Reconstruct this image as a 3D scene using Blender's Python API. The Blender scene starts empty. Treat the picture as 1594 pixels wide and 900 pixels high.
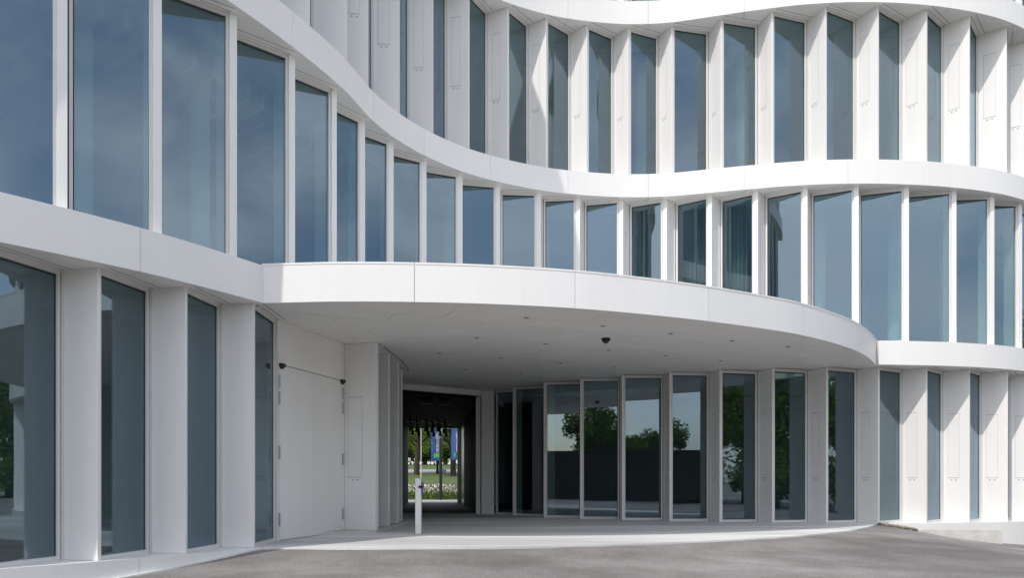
import bpy, bmesh, math, random
from mathutils import Vector, Matrix
R = math.radians
random.seed(7)
scene = bpy.context.scene
COL = scene.collection

# ------------------------------------------------------------------ camera, sky, sun, exposure
F = 1235.0                 # focal length in photo pixels (photo 1594 x 900)
HZ = 748.0                 # horizon row of the photo
EYE = 1.0                  # camera height above the forecourt slab (z = 0); asphalt lies lower
cam_d = bpy.data.cameras.new('camera')
cam = bpy.data.objects.new('camera', cam_d); COL.objects.link(cam)
cam.location = (0, 0, EYE); cam.rotation_euler = (R(90), 0, 0)
cam_d.sensor_fit = 'HORIZONTAL'; cam_d.sensor_width = 36.0
cam_d.lens = F / 1594 * 36.0
cam_d.shift_y = (HZ - 450) / 1594
cam_d.clip_start = 0.1; cam_d.clip_end = 3000
scene.camera = cam

SUN = Vector((0.518, 0.695, -1.0)).normalized()      # travel direction of the light
elev = math.asin(-SUN.z); azim = math.atan2(-SUN.x, -SUN.y)
world = bpy.data.worlds.new('World'); scene.world = world; world.use_nodes = True
wn = world.node_tree.nodes; wl = world.node_tree.links
sky = wn.new('ShaderNodeTexSky'); sky.sky_type = 'NISHITA'; sky.sun_disc = False
sky.sun_elevation = elev; sky.sun_rotation = azim % (2 * math.pi)
sky.air_density = 1.0; sky.dust_density = 1.6; sky.ozone_density = 0.35
wn['Background'].inputs['Strength'].default_value = 0.15
tcw = wn.new('ShaderNodeTexCoord'); mpw = wn.new('ShaderNodeMapping'); mpw.inputs['Scale'].default_value = (1.0, 1.0, 2.2)
wl.new(tcw.outputs['Generated'], mpw.inputs[0])
cn = wn.new('ShaderNodeTexNoise'); cn.inputs['Scale'].default_value = 2.3; cn.inputs['Detail'].default_value = 7; cn.inputs['Roughness'].default_value = 0.55; cn.inputs['Distortion'].default_value = 0.4
wl.new(mpw.outputs[0], cn.inputs['Vector'])
cr_ = wn.new('ShaderNodeMapRange'); cr_.interpolation_type = 'SMOOTHSTEP'
for i_, v_ in ((1, 0.36), (2, 0.70), (3, 0.08), (4, 0.80)): cr_.inputs[i_].default_value = v_
wl.new(cn.outputs['Fac'], cr_.inputs[0])
cm = wn.new('ShaderNodeMix'); cm.data_type = 'RGBA'; cm.inputs[7].default_value = (8.4, 8.45, 8.6, 1)      # thin white cloud
wl.new(cr_.outputs[0], cm.inputs[0]); wl.new(sky.outputs[0], cm.inputs[6])
wl.new(cm.outputs[2], wn['Background'].inputs['Color'])
sd = bpy.data.lights.new('sun', 'SUN'); sd.energy = 2.0; sd.angle = R(0.53); sd.color = (1.0, 0.97, 0.93)
sun = bpy.data.objects.new('sun', sd); COL.objects.link(sun)
sun.rotation_euler = SUN.to_track_quat('-Z', 'Y').to_euler(); sun.location = (-20, -30, 40)
scene.view_settings.view_transform = 'Standard'; scene.view_settings.look = 'None'
scene.view_settings.gamma = 1.0; scene.view_settings.use_curve_mapping = False
scene.view_settings.exposure = 0.44
scene.cycles.max_bounces = 10; scene.cycles.transparent_max_bounces = 16

# ------------------------------------------------------------------ helpers
def px(x, y, z):
    """photo pixel + known height above the slab -> plan point (X, Y)"""
    k = (z - EYE) / (HZ - y)
    return Vector(((x - 797) * k, F * k))

class MB:
    def __init__(s): s.v = []; s.f = []
    def prism(s, poly, z0, z1):
        b = len(s.v); n = len(poly)
        a = sum(poly[i][0] * poly[(i + 1) % n][1] - poly[(i + 1) % n][0] * poly[i][1] for i in range(n))
        if a < 0: poly = list(reversed(poly))
        s.v += [(p[0], p[1], z0) for p in poly] + [(p[0], p[1], z1) for p in poly]
        s.f.append(tuple(range(b + n - 1, b - 1, -1))); s.f.append(tuple(range(b + n, b + 2 * n)))
        for i in range(n):
            j = (i + 1) % n; s.f.append((b + i, b + j, b + n + j, b + n + i))
        return s
    def bar(s, a, b, w, z0, z1):
        """upright wall slice from plan point a to b, thickness w centred"""
        a = Vector(a[:2]); b = Vector(b[:2]); d = (b - a).normalized(); n = Vector((-d.y, d.x)) * w / 2
        return s.prism([a - n, b - n, b + n, a + n], z0, z1)
    def strip(s, a, b, o0, o1, z0, z1):
        """upright slice from a to b between offsets o0 and o1 to the left of a->b"""
        a = Vector(a[:2]); b = Vector(b[:2]); d = (b - a).normalized(); n = Vector((-d.y, d.x))
        return s.prism([a + n * o0, b + n * o0, b + n * o1, a + n * o1], z0, z1)
    def tube(s, pts, rads, seg=8, cap=True):
        rings = []
        for i, p in enumerate(pts):
            p = Vector(p)
            d = (Vector(pts[min(i + 1, len(pts) - 1)]) - Vector(pts[max(i - 1, 0)])).normalized()
            u = d.cross(Vector((0, 0, 1)));  u = u if u.length > 1e-3 else Vector((1, 0, 0)); u.normalize()
            w = d.cross(u)
            b = len(s.v)
            for k in range(seg):
                t = 2 * math.pi * k / seg
                s.v.append(tuple(p + (u * math.cos(t) + w * math.sin(t)) * rads[i]))
            rings.append(b)
        for a, b in zip(rings, rings[1:]):
            for k in range(seg):
                j = (k + 1) % seg; s.f.append((a + k, a + j, b + j, b + k))
        if cap:
            s.f.append(tuple(range(rings[0] + seg - 1, rings[0] - 1, -1)))
            s.f.append(tuple(range(rings[-1], rings[-1] + seg)))
        return s
    def quad(s, a, b, c, d):
        k = len(s.v); s.v += [tuple(a), tuple(b), tuple(c), tuple(d)]; s.f.append((k, k + 1, k + 2, k + 3)); return s

def obj(name, mb, mat, parent=None, smooth=False, bevel=0):
    me = bpy.data.meshes.new(name); me.from_pydata(mb.v, [], mb.f); me.update()
    bm = bmesh.new(); bm.from_mesh(me); bmesh.ops.recalc_face_normals(bm, faces=bm.faces); bm.to_mesh(me); bm.free()
    if smooth: me.polygons.foreach_set('use_smooth', [True] * len(me.polygons))
    me.materials.append(mat)
    o = bpy.data.objects.new(name, me); COL.objects.link(o)
    if bevel:
        m = o.modifiers.new('bevel', 'BEVEL'); m.width = bevel; m.segments = 2; m.limit_method = 'ANGLE'
    if parent is not None: setp(o, parent)
    return o
WLOC = {}
def setp(o, parent):
    o.parent = parent
    loc = WLOC.get(parent.name)
    if loc is not None: o.matrix_parent_inverse = Matrix.Translation(-Vector(loc))
def thing(name, label, cat, loc=(0, 0, 0), group=None):
    o = bpy.data.objects.new(name, None); COL.objects.link(o); o.location = loc; o.empty_display_size = 0.3
    WLOC[o.name] = loc
    return tag(o, label, cat, group)
def tag(o, label, cat, group=None, kind=None):
    if label: o['label'] = label
    if cat: o['category'] = cat
    if group: o['group'] = group
    if kind: o['kind'] = kind
    return o
def struct(o): o['kind'] = 'structure'; return o

# ------------------------------------------------------------------ materials
def mat(name, col, rough=0.5, noise=0.0, scale=3.0, bump=0.0, bscale=60.0, metal=0.0, spec=0.5, stretch=None, col2=None, detail=4):
    m = bpy.data.materials.new(name); m.use_nodes = True
    N = m.node_tree.nodes; L = m.node_tree.links; b = N['Principled BSDF']
    b.inputs['Roughness'].default_value = rough; b.inputs['Metallic'].default_value = metal
    b.inputs['Specular IOR Level'].default_value = spec
    b.inputs['Base Color'].default_value = (*col, 1)
    if noise or bump:
        tc = N.new('ShaderNodeTexCoord'); mp = N.new('ShaderNodeMapping')
        L.new(tc.outputs['Object'], mp.inputs[0])
        if stretch: mp.inputs['Scale'].default_value = stretch
    if noise:
        t = N.new('ShaderNodeTexNoise'); t.inputs['Scale'].default_value = scale; t.inputs['Detail'].default_value = detail
        L.new(mp.outputs[0], t.inputs['Vector'])
        r = N.new('ShaderNodeValToRGB'); r.color_ramp.elements[0].position = 0.3; r.color_ramp.elements[1].position = 0.7
        c2 = col2 or tuple(max(0, c * (1 - noise)) for c in col)
        r.color_ramp.elements[0].color = (*c2, 1); r.color_ramp.elements[1].color = (*col, 1)
        L.new(t.outputs['Fac'], r.inputs[0]); L.new(r.outputs[0], b.inputs['Base Color'])
    if bump:
        t2 = N.new('ShaderNodeTexNoise'); t2.inputs['Scale'].default_value = bscale; t2.inputs['Detail'].default_value = 6
        L.new(mp.outputs[0], t2.inputs['Vector'])
        bp = N.new('ShaderNodeBump'); bp.inputs['Strength'].default_value = bump; bp.inputs['Distance'].default_value = 0.01
        L.new(t2.outputs['Fac'], bp.inputs['Height']); L.new(bp.outputs[0], b.inputs['Normal'])
    return m

M = {}
M['white'] = mat('white_coated_metal', (0.83, 0.815, 0.79), 0.42, 0.035, 0.9, 0.02, 6.0, spec=0.4)
M['fin'] = mat('white_fin_metal', (0.83, 0.815, 0.79), 0.45, 0.03, 1.2, 0.015, 5.0, spec=0.4)
M['frame'] = mat('pale_grey_frame', (0.70, 0.69, 0.67), 0.45, 0.04, 3)
M['gasket'] = mat('dark_gasket', (0.03, 0.032, 0.035), 0.6)
M['joint'] = mat('joint_grey', (0.20, 0.195, 0.19), 0.8)
M['vent'] = mat('vent_joint_grey', (0.33, 0.33, 0.33), 0.8)
M['soffit'] = mat('soffit_white', (0.81, 0.80, 0.77), 0.5, 0.05, 0.6, 0.02, 4)
M['int_floor'] = mat('interior_carpet', (0.16, 0.17, 0.18), 0.9, 0.2, 2)
M['int_ceiling'] = mat('interior_ceiling', (0.62, 0.63, 0.62), 0.9, 0.05, 2)
M['int_wall'] = mat('interior_wall', (0.30, 0.31, 0.32), 0.85, 0.1, 0.5)
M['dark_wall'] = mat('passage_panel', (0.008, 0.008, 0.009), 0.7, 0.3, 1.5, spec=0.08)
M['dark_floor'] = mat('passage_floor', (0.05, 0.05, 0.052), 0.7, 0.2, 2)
M['dark_metal'] = mat('black_metal', (0.015, 0.015, 0.017), 0.4)
M['black_plastic'] = mat('black_plastic', (0.012, 0.012, 0.013), 0.25)
M['steel'] = mat('brushed_steel', (0.45, 0.45, 0.45), 0.35, 0.1, 8, metal=0.9)
M['curtain'] = mat('curtain_cloth', (0.45, 0.46, 0.47), 0.9, 0.1, 4)
M['concrete_wall'] = mat('concrete_wall', (0.62, 0.60, 0.56), 0.9, 0.22, 5, 0.4, 60)
M['brown_wall'] = mat('dark_brown_cladding', (0.035, 0.027, 0.022), 0.75, 0.35, 2, stretch=(6, 6, 0.6))
M['lawn'] = mat('lawn_green', (0.08, 0.125, 0.022), 0.9, 0.4, 1.5, 0.6, 40)
M['road'] = mat('road_grey', (0.30, 0.29, 0.28), 0.9, 0.15, 2)
M['paving'] = mat('pale_paving', (0.42, 0.42, 0.41), 0.85, 0.12, 3)
M['bark'] = mat('bark', (0.055, 0.042, 0.03), 0.95, 0.4, 8, 0.5, 20, stretch=(3, 3, 0.6))
M['white_pole'] = mat('white_pole', (0.55, 0.55, 0.54), 0.4)
M['gravel'] = mat('gravel_stones', (0.33, 0.28, 0.2), 0.95, 0.5, 30)

def weather(m):
    N = m.node_tree.nodes; L = m.node_tree.links; b = N['Principled BSDF']; src = b.inputs['Base Color'].links[0].from_socket
    oi = N.new('ShaderNodeObjectInfo'); mr = N.new('ShaderNodeMapRange'); mr.inputs[3].default_value = 0.965; mr.inputs[4].default_value = 1.0
    L.new(oi.outputs['Random'], mr.inputs[0])
    tc = N.new('ShaderNodeTexCoord'); mp = N.new('ShaderNodeMapping'); mp.inputs['Scale'].default_value = (9, 9, 0.35); L.new(tc.outputs['Object'], mp.inputs[0])
    nz = N.new('ShaderNodeTexNoise'); nz.inputs['Scale'].default_value = 1.0; nz.inputs['Detail'].default_value = 5; L.new(mp.outputs[0], nz.inputs['Vector'])
    m2 = N.new('ShaderNodeMapRange'); m2.inputs[1].default_value = 0.5; m2.inputs[2].default_value = 0.8; m2.inputs[3].default_value = 1.0; m2.inputs[4].default_value = 0.975; L.new(nz.outputs['Fac'], m2.inputs[0])
    mu = N.new('ShaderNodeMath'); mu.operation = 'MULTIPLY'; L.new(mr.outputs[0], mu.inputs[0]); L.new(m2.outputs[0], mu.inputs[1])
    sc = N.new('ShaderNodeVectorMath'); sc.operation = 'SCALE'; L.new(src, sc.inputs[0]); L.new(mu.outputs[0], sc.inputs['Scale']); L.new(sc.outputs[0], b.inputs['Base Color'])
for k_ in ('white', 'fin', 'soffit'): weather(M[k_])
def glass_mat(name, tint, ior, gcol):
    m = bpy.data.materials.new(name); m.use_nodes = True
    N = m.node_tree.nodes; L = m.node_tree.links; N.remove(N['Principled BSDF'])
    tr = N.new('ShaderNodeBsdfTransparent'); tr.inputs[0].default_value = (*tint, 1)
    gl = N.new('ShaderNodeBsdfGlossy'); gl.inputs['Roughness'].default_value = 0.0; gl.inputs[0].default_value = (*gcol, 1)
    lw = N.new('ShaderNodeLayerWeight'); lw.inputs['Blend'].default_value = 0.5
    pw_ = N.new('ShaderNodeMath'); pw_.operation = 'POWER'; pw_.inputs[1].default_value = 4.0; L.new(lw.outputs['Facing'], pw_.inputs[0])
    fr = N.new('ShaderNodeMath'); fr.operation = 'MULTIPLY_ADD'; fr.inputs[1].default_value = 0.8 - ior; fr.inputs[2].default_value = ior
    L.new(pw_.outputs[0], fr.inputs[0])
    tc = N.new('ShaderNodeTexCoord'); nz = N.new('ShaderNodeTexNoise'); nz.inputs['Scale'].default_value = 0.9; nz.inputs['Detail'].default_value = 1
    L.new(tc.outputs['Object'], nz.inputs['Vector'])
    bp = N.new('ShaderNodeBump'); bp.inputs['Strength'].default_value = 0.03; bp.inputs['Distance'].default_value = 0.02
    L.new(nz.outputs['Fac'], bp.inputs['Height']); L.new(bp.outputs[0], gl.inputs['Normal'])
    mx = N.new('ShaderNodeMixShader')
    L.new(fr.outputs[0], mx.inputs[0]); L.new(tr.outputs[0], mx.inputs[1]); L.new(gl.outputs[0], mx.inputs[2])
    L.new(mx.outputs[0], N['Material Output'].inputs[0])
    return m
M['glass'] = glass_mat('coated_glass', (0.66, 0.765, 0.75), 0.14, (0.72, 0.845, 1.0))

def ground_mat(name, cols, scale, stretch, bump, grit, gmix=0.8):
    m = bpy.data.materials.new(name); m.use_nodes = True
    N = m.node_tree.nodes; L = m.node_tree.links; b = N['Principled BSDF']; b.inputs['Roughness'].default_value = 0.9
    b.inputs['Specular IOR Level'].default_value = 0.25
    tc = N.new('ShaderNodeTexCoord'); mp = N.new('ShaderNodeMapping'); mp.inputs['Scale'].default_value = stretch
    mp.inputs['Rotation'].default_value = (0, 0, R(-12))
    L.new(tc.outputs['Object'], mp.inputs[0])
    n1 = N.new('ShaderNodeTexNoise'); n1.inputs['Scale'].default_value = scale; n1.inputs['Detail'].default_value = 6; n1.inputs['Roughness'].default_value = 0.65
    L.new(mp.outputs[0], n1.inputs['Vector'])
    rp = N.new('ShaderNodeValToRGB'); e = rp.color_ramp.elements
    e[0].position = 0.3; e[0].color = (*cols[0], 1); e[1].position = 0.68; e[1].color = (*cols[2], 1)
    mid = e.new(0.5); mid.color = (*cols[1], 1)
    L.new(n1.outputs['Fac'], rp.inputs[0])
    n2 = N.new('ShaderNodeTexNoise'); n2.inputs['Scale'].default_value = grit; n2.inputs['Detail'].default_value = 3
    L.new(tc.outputs['Object'], n2.inputs['Vector'])
    r2 = N.new('ShaderNodeValToRGB'); r2.color_ramp.elements[0].position = 0.35; r2.color_ramp.elements[0].color = (0.50, 0.50, 0.50, 1)
    r2.color_ramp.elements[1].position = 0.62; r2.color_ramp.elements[1].color = (1.25, 1.25, 1.25, 1)
    L.new(n2.outputs['Fac'], r2.inputs[0])
    mx = N.new('ShaderNodeMix'); mx.data_type = 'RGBA'; mx.blend_type = 'MULTIPLY'; mx.inputs[0].default_value = gmix
    n3 = N.new('ShaderNodeTexNoise'); n3.inputs['Scale'].default_value = 0.28; n3.inputs['Detail'].default_value = 3; L.new(mp.outputs[0], n3.inputs['Vector'])
    r3 = N.new('ShaderNodeMapRange'); r3.inputs[1].default_value = 0.35; r3.inputs[2].default_value = 0.65; r3.inputs[3].default_value = 0.72; r3.inputs[4].default_value = 1.08; L.new(n3.outputs['Fac'], r3.inputs[0])
    m3 = N.new('ShaderNodeVectorMath'); m3.operation = 'SCALE'; L.new(rp.outputs[0], m3.inputs[0]); L.new(r3.outputs[0], m3.inputs['Scale'])
    L.new(m3.outputs[0], mx.inputs[6]); L.new(r2.outputs[0], mx.inputs[7]); L.new(mx.outputs[2], b.inputs['Base Color'])
    bp = N.new('ShaderNodeBump'); bp.inputs['Strength'].default_value = bump; bp.inputs['Distance'].default_value = 0.01
    L.new(n2.outputs['Fac'], bp.inputs['Height']); L.new(bp.outputs[0], b.inputs['Normal'])
    return m
M['asphalt'] = ground_mat('old_asphalt', [(0.19, 0.174, 0.163), (0.265, 0.248, 0.236), (0.35, 0.33, 0.316)], 0.8, (0.8, 1.1, 1), 0.9, 75)
M['slab'] = ground_mat('forecourt_concrete', [(0.64, 0.635, 0.62), (0.72, 0.715, 0.70), (0.78, 0.775, 0.76)], 1.2, (0.4, 2.2, 1), 0.15, 70, 0.3)

def leaf_mat(name, c1, c2, c3):
    m = bpy.data.materials.new(name); m.use_nodes = True
    N = m.node_tree.nodes; L = m.node_tree.links; b = N['Principled BSDF']; b.inputs['Roughness'].default_value = 0.6
    g = N.new('ShaderNodeNewGeometry'); r = N.new('ShaderNodeValToRGB')
    e = r.color_ramp.elements; e[0].color = (*c1, 1); e[1].color = (*c3, 1); x = e.new(0.5); x.color = (*c2, 1)
    L.new(g.outputs['Random Per Island'], r.inputs[0]); L.new(r.outputs[0], b.inputs['Base Color'])
    t = N.new('ShaderNodeBsdfTranslucent'); L.new(r.outputs[0], t.inputs[0])
    mx = N.new('ShaderNodeMixShader'); mx.inputs[0].default_value = 0.5
    L.new(b.outputs[0], mx.inputs[1]); L.new(t.outputs[0], mx.inputs[2]); L.new(mx.outputs[0], N['Material Output'].inputs[0])
    return m
M['leaf'] = leaf_mat('leaf_green', (0.05, 0.11, 0.012), (0.11, 0.19, 0.022), (0.23, 0.29, 0.035))
M['leaf_dark'] = leaf_mat('leaf_dark', (0.025, 0.065, 0.012), (0.055, 0.115, 0.02), (0.11, 0.18, 0.03))

# ------------------------------------------------------------------ heights (z above forecourt slab) and plan curves
Z1L, Z1T = 3.627, 4.18
Z2L, Z2T = 7.75, 8.30
Z3L, Z3T = 11.88, 12.43
Z4L, Z4T = 16.0, 16.6

class Curve:
    """Catmull-Rom through plan points, resampled by arc length"""
    def __init__(s, pts, step=0.05):
        pts = [Vector(p) for p in pts]
        P = [2 * pts[0] - pts[1]] + pts + [2 * pts[-1] - pts[-2]]
        d = []
        for i in range(1, len(P) - 2):
            for k in range(24):
                t = k / 24; a, b, c, e = P[i - 1:i + 3]
                d.append(0.5 * ((2 * b) + (c - a) * t + (2 * a - 5 * b + 4 * c - e) * t * t + (3 * b - a - 3 * c + e) * t ** 3))
        d.append(pts[-1])
        s.p = d; s.s = [0]
        for a, b in zip(d, d[1:]): s.s.append(s.s[-1] + (b - a).length)
        s.len = s.s[-1]
    def at(s, t):
        if t <= 0: return s.p[0] + (s.p[0] - s.p[1]).normalized() * -t
        if t >= s.len: return s.p[-1] + (s.p[-1] - s.p[-2]).normalized() * (t - s.len)
        lo, hi = 0, len(s.s) - 1
        while hi - lo > 1:
            m = (lo + hi) // 2
            if s.s[m] <= t: lo = m
            else: hi = m
        return s.p[lo].lerp(s.p[hi], (t - s.s[lo]) / (s.s[hi] - s.s[lo]))
    def inward(s, t, e=0.15):
        d = (s.at(t + e) - s.at(t - e)).normalized(); return Vector((-d.y, d.x))
    def off(s, t, o): return s.at(t) + s.inward(t) * o
    def find(s, x):
        """arc length whose plan point appears at photo column x (first from the left)"""
        r = (x - 797) / F; best = (9e9, 0); prev = None; n = 1500
        for i in range(n + 1):
            t = s.len * i / n; p = s.at(t); v = p.x / p.y - r
            if prev is not None and prev < 0 <= v: return t - s.len / n * v / (v - prev)
            prev = v
        return None
    def poly(s, t0, t1, o, step=0.12):
        n = max(2, int((t1 - t0) / step)); return [s.off(t0 + (t1 - t0) * i / n, o) for i in range(n + 1)]

# nose line of the fins, floors 1-3 (photo columns/rows of the fin tops under the fascia above)
f1 = [(370, 23), (459.5, 87.8), (524.4, 142), (568.4, 188.4), (612.8, 222), (664, 249.9), (720, 272), (779, 288), (842, 300), (903, 306.7),
      (970, 310.2), (1038, 309), (1108, 303), (1180, 296.6), (1257, 291.2), (1337, 289.3), (1415, 291), (1489, 296.5), (1548, 305)]
pts = [px(x, y, Z2L) for x, y in f1]
left = [px(105, 331, Z1T), px(245, 368, Z1T)]
d0 = (left[1] - left[0]).normalized()
ext = []; p = left[0].copy(); a = math.atan2(d0.y, d0.x)
for i in range(3):
    a -= 0.075; p = p - Vector((math.cos(a), math.sin(a))) * 1.17; ext.insert(0, p.copy())
d1 = (pts[-1] - pts[-2]).normalized(); p = pts[-1].copy(); a = math.atan2(d1.y, d1.x); rext = []
for i in range(5):
    a += 0.17; p = p + Vector((math.cos(a), math.sin(a))) * 1.15; rext.append(p.copy())
C = Curve(ext + left + pts + rext)
canopy_px = [(407, 472), (525, 469.5), (645, 470.2), (770, 473.5), (895, 480), (1000, 489), (1102, 500), (1200, 513.5), (1249, 522), (1295, 533.5), (1332, 546), (1353, 558), (1366, 571)]
K = Curve([px(x, y, Z1L) for x, y in canopy_px])

# ------------------------------------------------------------------ ground
plat_poly = K.poly(0, K.len, 0.0) + [Vector((9, 26)), Vector((-5, 26))]
def dist_plat(x, y):
    """distance outside the forecourt edge"""
    if y > 18.2: yy = 18.2
    best = 9e9; q = Vector((x, y)); inside = False
    for i in range(len(plat_poly)):
        a = plat_poly[i]; b = plat_poly[(i + 1) % len(plat_poly)]
        ab = b - a; t = max(0, min(1, (q - a).dot(ab) / ab.length_squared))
        best = min(best, (q - a - ab * t).length)
        if (a.y > y) != (b.y > y) and x < (b.x - a.x) * (y - a.y) / (b.y - a.y) + a.x: inside = not inside
    return 0 if inside else best
def ground_z(x, y):
    d = dist_plat(x, y)
    z = -0.02 - 0.62 * (1 - math.exp(-d * 0.125 / 0.62))
    if x > 8.3: z -= 0.30 * (1 - math.exp(-(x - 8.3) * 0.09 / 0.30)) * min(1, d / 1.5)
    return z
def axis(lo, hi, fine0, fine1, fs, cs):
    r = [lo]
    while r[-1] < hi:
        x = r[-1]
        if fine0 <= x < fine1: r.append(x + fs)
        else: r.append(min(x + max(fs, min(cs, (fine0 - x) * 0.5 if x < fine0 else (x - fine1) * 0.5 + fs)), hi))
    return r
xs = axis(-600, 600, -9, 17, 0.4, 60); ys = axis(-600, 600, 5, 24, 0.4, 60)
g = MB()
for y in ys:
    for x in xs:
        if -12 < x < 20 and -15 < y < 27: z = ground_z(x, y)
        elif y >= 27 and -40 < x < 40: z = -0.10
        else: z = -0.94 if x > 20 else -0.64
        g.v.append((x, y, z))
nx = len(xs)
for j in range(len(ys) - 1):
    for i in range(nx - 1):
        if not (xs[i] > -30 and xs[i + 1] < 30 and ys[j] > 27 and False):
            g.f.append((j * nx + i, j * nx + i + 1, (j + 1) * nx + i + 1, (j + 1) * nx + i))
struct(obj('asphalt_ground', g, M['asphalt'], smooth=True))
struct(obj('forecourt_slab', MB().prism(K.poly(0.0, K.len, 0.0) + [Vector((8.7, 19.5)), Vector((4.0, 21.5)), Vector((0.5, 24.2)), Vector((-3.6, 24.2)), Vector((-3.8, 16.0)), Vector((-4.2, 12.6))], -0.5, 0.0), M['slab']))

# ------------------------------------------------------------------ the office building
B = thing('office_building', 'white office building with wavy floor bands, sawtooth glazing and a curved canopy', 'building', (3.0, 20.0, 0.0))
W_NOSE = 0.11      # floors whose fins turn right (B)
W_A = 0.05         # floors whose fins turn left (A)
def window(a, b, z0, z1, par=B, side='r'):
    """glazing from plan point a to b (outside on the right-hand side of a->b); side = where the deep jamb sits"""
    a = Vector(a); b = Vector(b); d = (b - a).normalized(); L = (b - a).length
    m = MB(); fw = 0.042; dep0, dep1 = 0.02, 0.10
    gl, gr = (0.0, 0.038) if side == 'r' else (0.038, 0.0)
    A0 = a + d * gl; B0 = b - d * gr
    m.strip(A0, A0 + d * fw, dep0, dep1, z0, z1); m.strip(B0 - d * fw, B0, dep0, dep1, z0, z1)
    m.strip(A0 + d * fw, B0 - d * fw, dep0, dep1, z0, z0 + fw + 0.01); m.strip(A0 + d * fw, B0 - d * fw, dep0, dep1, z1 - fw - 0.02, z1)
    fr = obj('window', m, M['frame'], B)
    obj('pane', MB().strip(A0 + d * fw * 0.7, B0 - d * fw * 0.7, 0.052, 0.064, z0 + 0.04, z1 - 0.05), M['glass'], fr)
    g_ = MB()
    jj = (B0, b) if side == 'r' else (a, A0)
    jd = d * 0.016 if side == 'r' else d * -0.016
    j0, j1 = (jj[0], jj[0] + jd) if side == 'r' else (jj[1] + jd, jj[1])
    g_.strip(j0, j1, 0.045, 0.10, z0, z1)
    k0, k1 = (jj[0] + jd, jj[1]) if side == 'r' else (jj[0], jj[1] + jd)
    obj('jamb_trim', MB().strip(k0, k1, 0.0, 0.10, z0, z1), M['frame'], fr)
    sg = MB().strip(A0 - d * 0.03, B0 + d * 0.03, -0.135, -0.126, z1 - 0.003, z1 + 0.003).strip(A0 - d * 0.02, B0 + d * 0.02, -0.03, -0.024, z1 - 0.003, z1 + 0.003)
    obj('head_groove', sg, M['joint'], fr)
    if side == 'r': g_.strip(B0 - d * (fw + 0.016), B0 - d * fw * 0.99, 0.045, 0.051, z0 + 0.06, z1 - 0.07)
    else: g_.strip(A0 + d * fw * 0.99, A0 + d * (fw + 0.016), 0.045, 0.051, z0 + 0.06, z1 - 0.07)
    g_.strip(A0 + d * fw, B0 - d * fw, 0.04, 0.051, z1 - 0.085, z1 - 0.07)
    obj('gasket', g_, M['gasket'], fr)
    return fr
def fin(q, p, w, z0, z1, access=None, mirror=False):
    """solid ventilation fin: exposed face from the back point q to the nose p, thickness w away from it"""
    q = Vector(q); p = Vector(p); d = (p - q).normalized(); n = Vector((-d.y, d.x)) * (1 if not mirror else -1)
    o = obj('fin', MB().prism([q, p, p + n * w, q + n * w], z0, z1), M['fin'], B, bevel=0.004)
    if access:
        zb, zt, u0, u1 = access; Lq = (p - q).length
        a = q + d * u0 * Lq; b = q + d * u1 * Lq; e = -n
        def slab(s, t, za, zz, off):
            return [s, t, t + e * off, s + e * off], za, zz
        j = MB(); jw = 0.009
        for (s, t, za, zz) in ((a, b, zb, zb + jw), (a, b, zt - jw, zt), (a + d * .005, a + d * jw, zb + jw, zt - jw), (b - d * jw, b - d * .005, zb + jw, zt - jw)):
            j.prism(*slab(s, t, za, zz, 0.0025))
        mid = (a + b) / 2
        for s in (-0.07, 0.03): j.prism(*slab(mid + d * s, mid + d * (s + 0.045), zb - 0.055, zb - 0.038, 0.0025))
        obj('vent_joint', j, M['vent'], o)
        obj('access_panel', MB().prism(*slab(a + d * jw, b - d * jw, zb + jw, zt - jw, 0.004)), M['fin'], o)
    return o
def bay(P0, P1, z0, z1, kind, access=None, do_fin=True, do_win=True, fr=0.775):
    c = P1 - P0; L = c.length; u = c / L; n = Vector((-u.y, u.x)); t = math.sqrt(fr * (1 - fr)) * L
    if kind == 'A':
        Q = P0 + c * fr + n * t; gdir = (Q - P0).normalized()
        if do_win: window(P0 + gdir * W_A, Q, z0, z1, side='r')
        if do_fin: fin(Q, P1, W_A, z0, z1, access, mirror=False)
    else:
        Q = P0 + c * (1 - fr) + n * t; gdir = (P1 - Q).normalized()
        if do_fin: fin(Q, P0, W_NOSE, z0, z1, access, mirror=True)
        if do_win: window(Q, P1 - gdir * W_NOSE, z0, z1, side='l')
    # soffit plate in front of the glazing: leaves a shadow gap along the window head
    tri = [P0, P1]
    return Q
def fascia(curve, s0, s1, joints, zl, zt, depth=1.1, out=0.15, mat_='white'):
    js = [s0] + [j for j in joints if s0 + 0.3 < j < s1 - 0.3] + [s1]
    for a, b in zip(js, js[1:]):
        g0 = 0.003 if a != s0 else 0; g1 = 0.003 if b != s1 else 0
        outer = curve.poly(a + g0, b - g1, -out); inner = [curve.off(a + g0, depth), curve.off((a + b) / 2, depth), curve.off(b - g1, depth)]
        obj('fascia_panel', MB().prism(outer + inner[::-1], zl, zt), M[mat_], B)
        # recessed joint backing
    jm = MB()
    for j in js[1:-1]:
        a = curve.off(j - 0.006, -out + 0.006); b = curve.off(j + 0.006, -out + 0.006); c = curve.off(j + 0.006, -out + 0.05); d = curve.off(j - 0.006, -out + 0.05)

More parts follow.
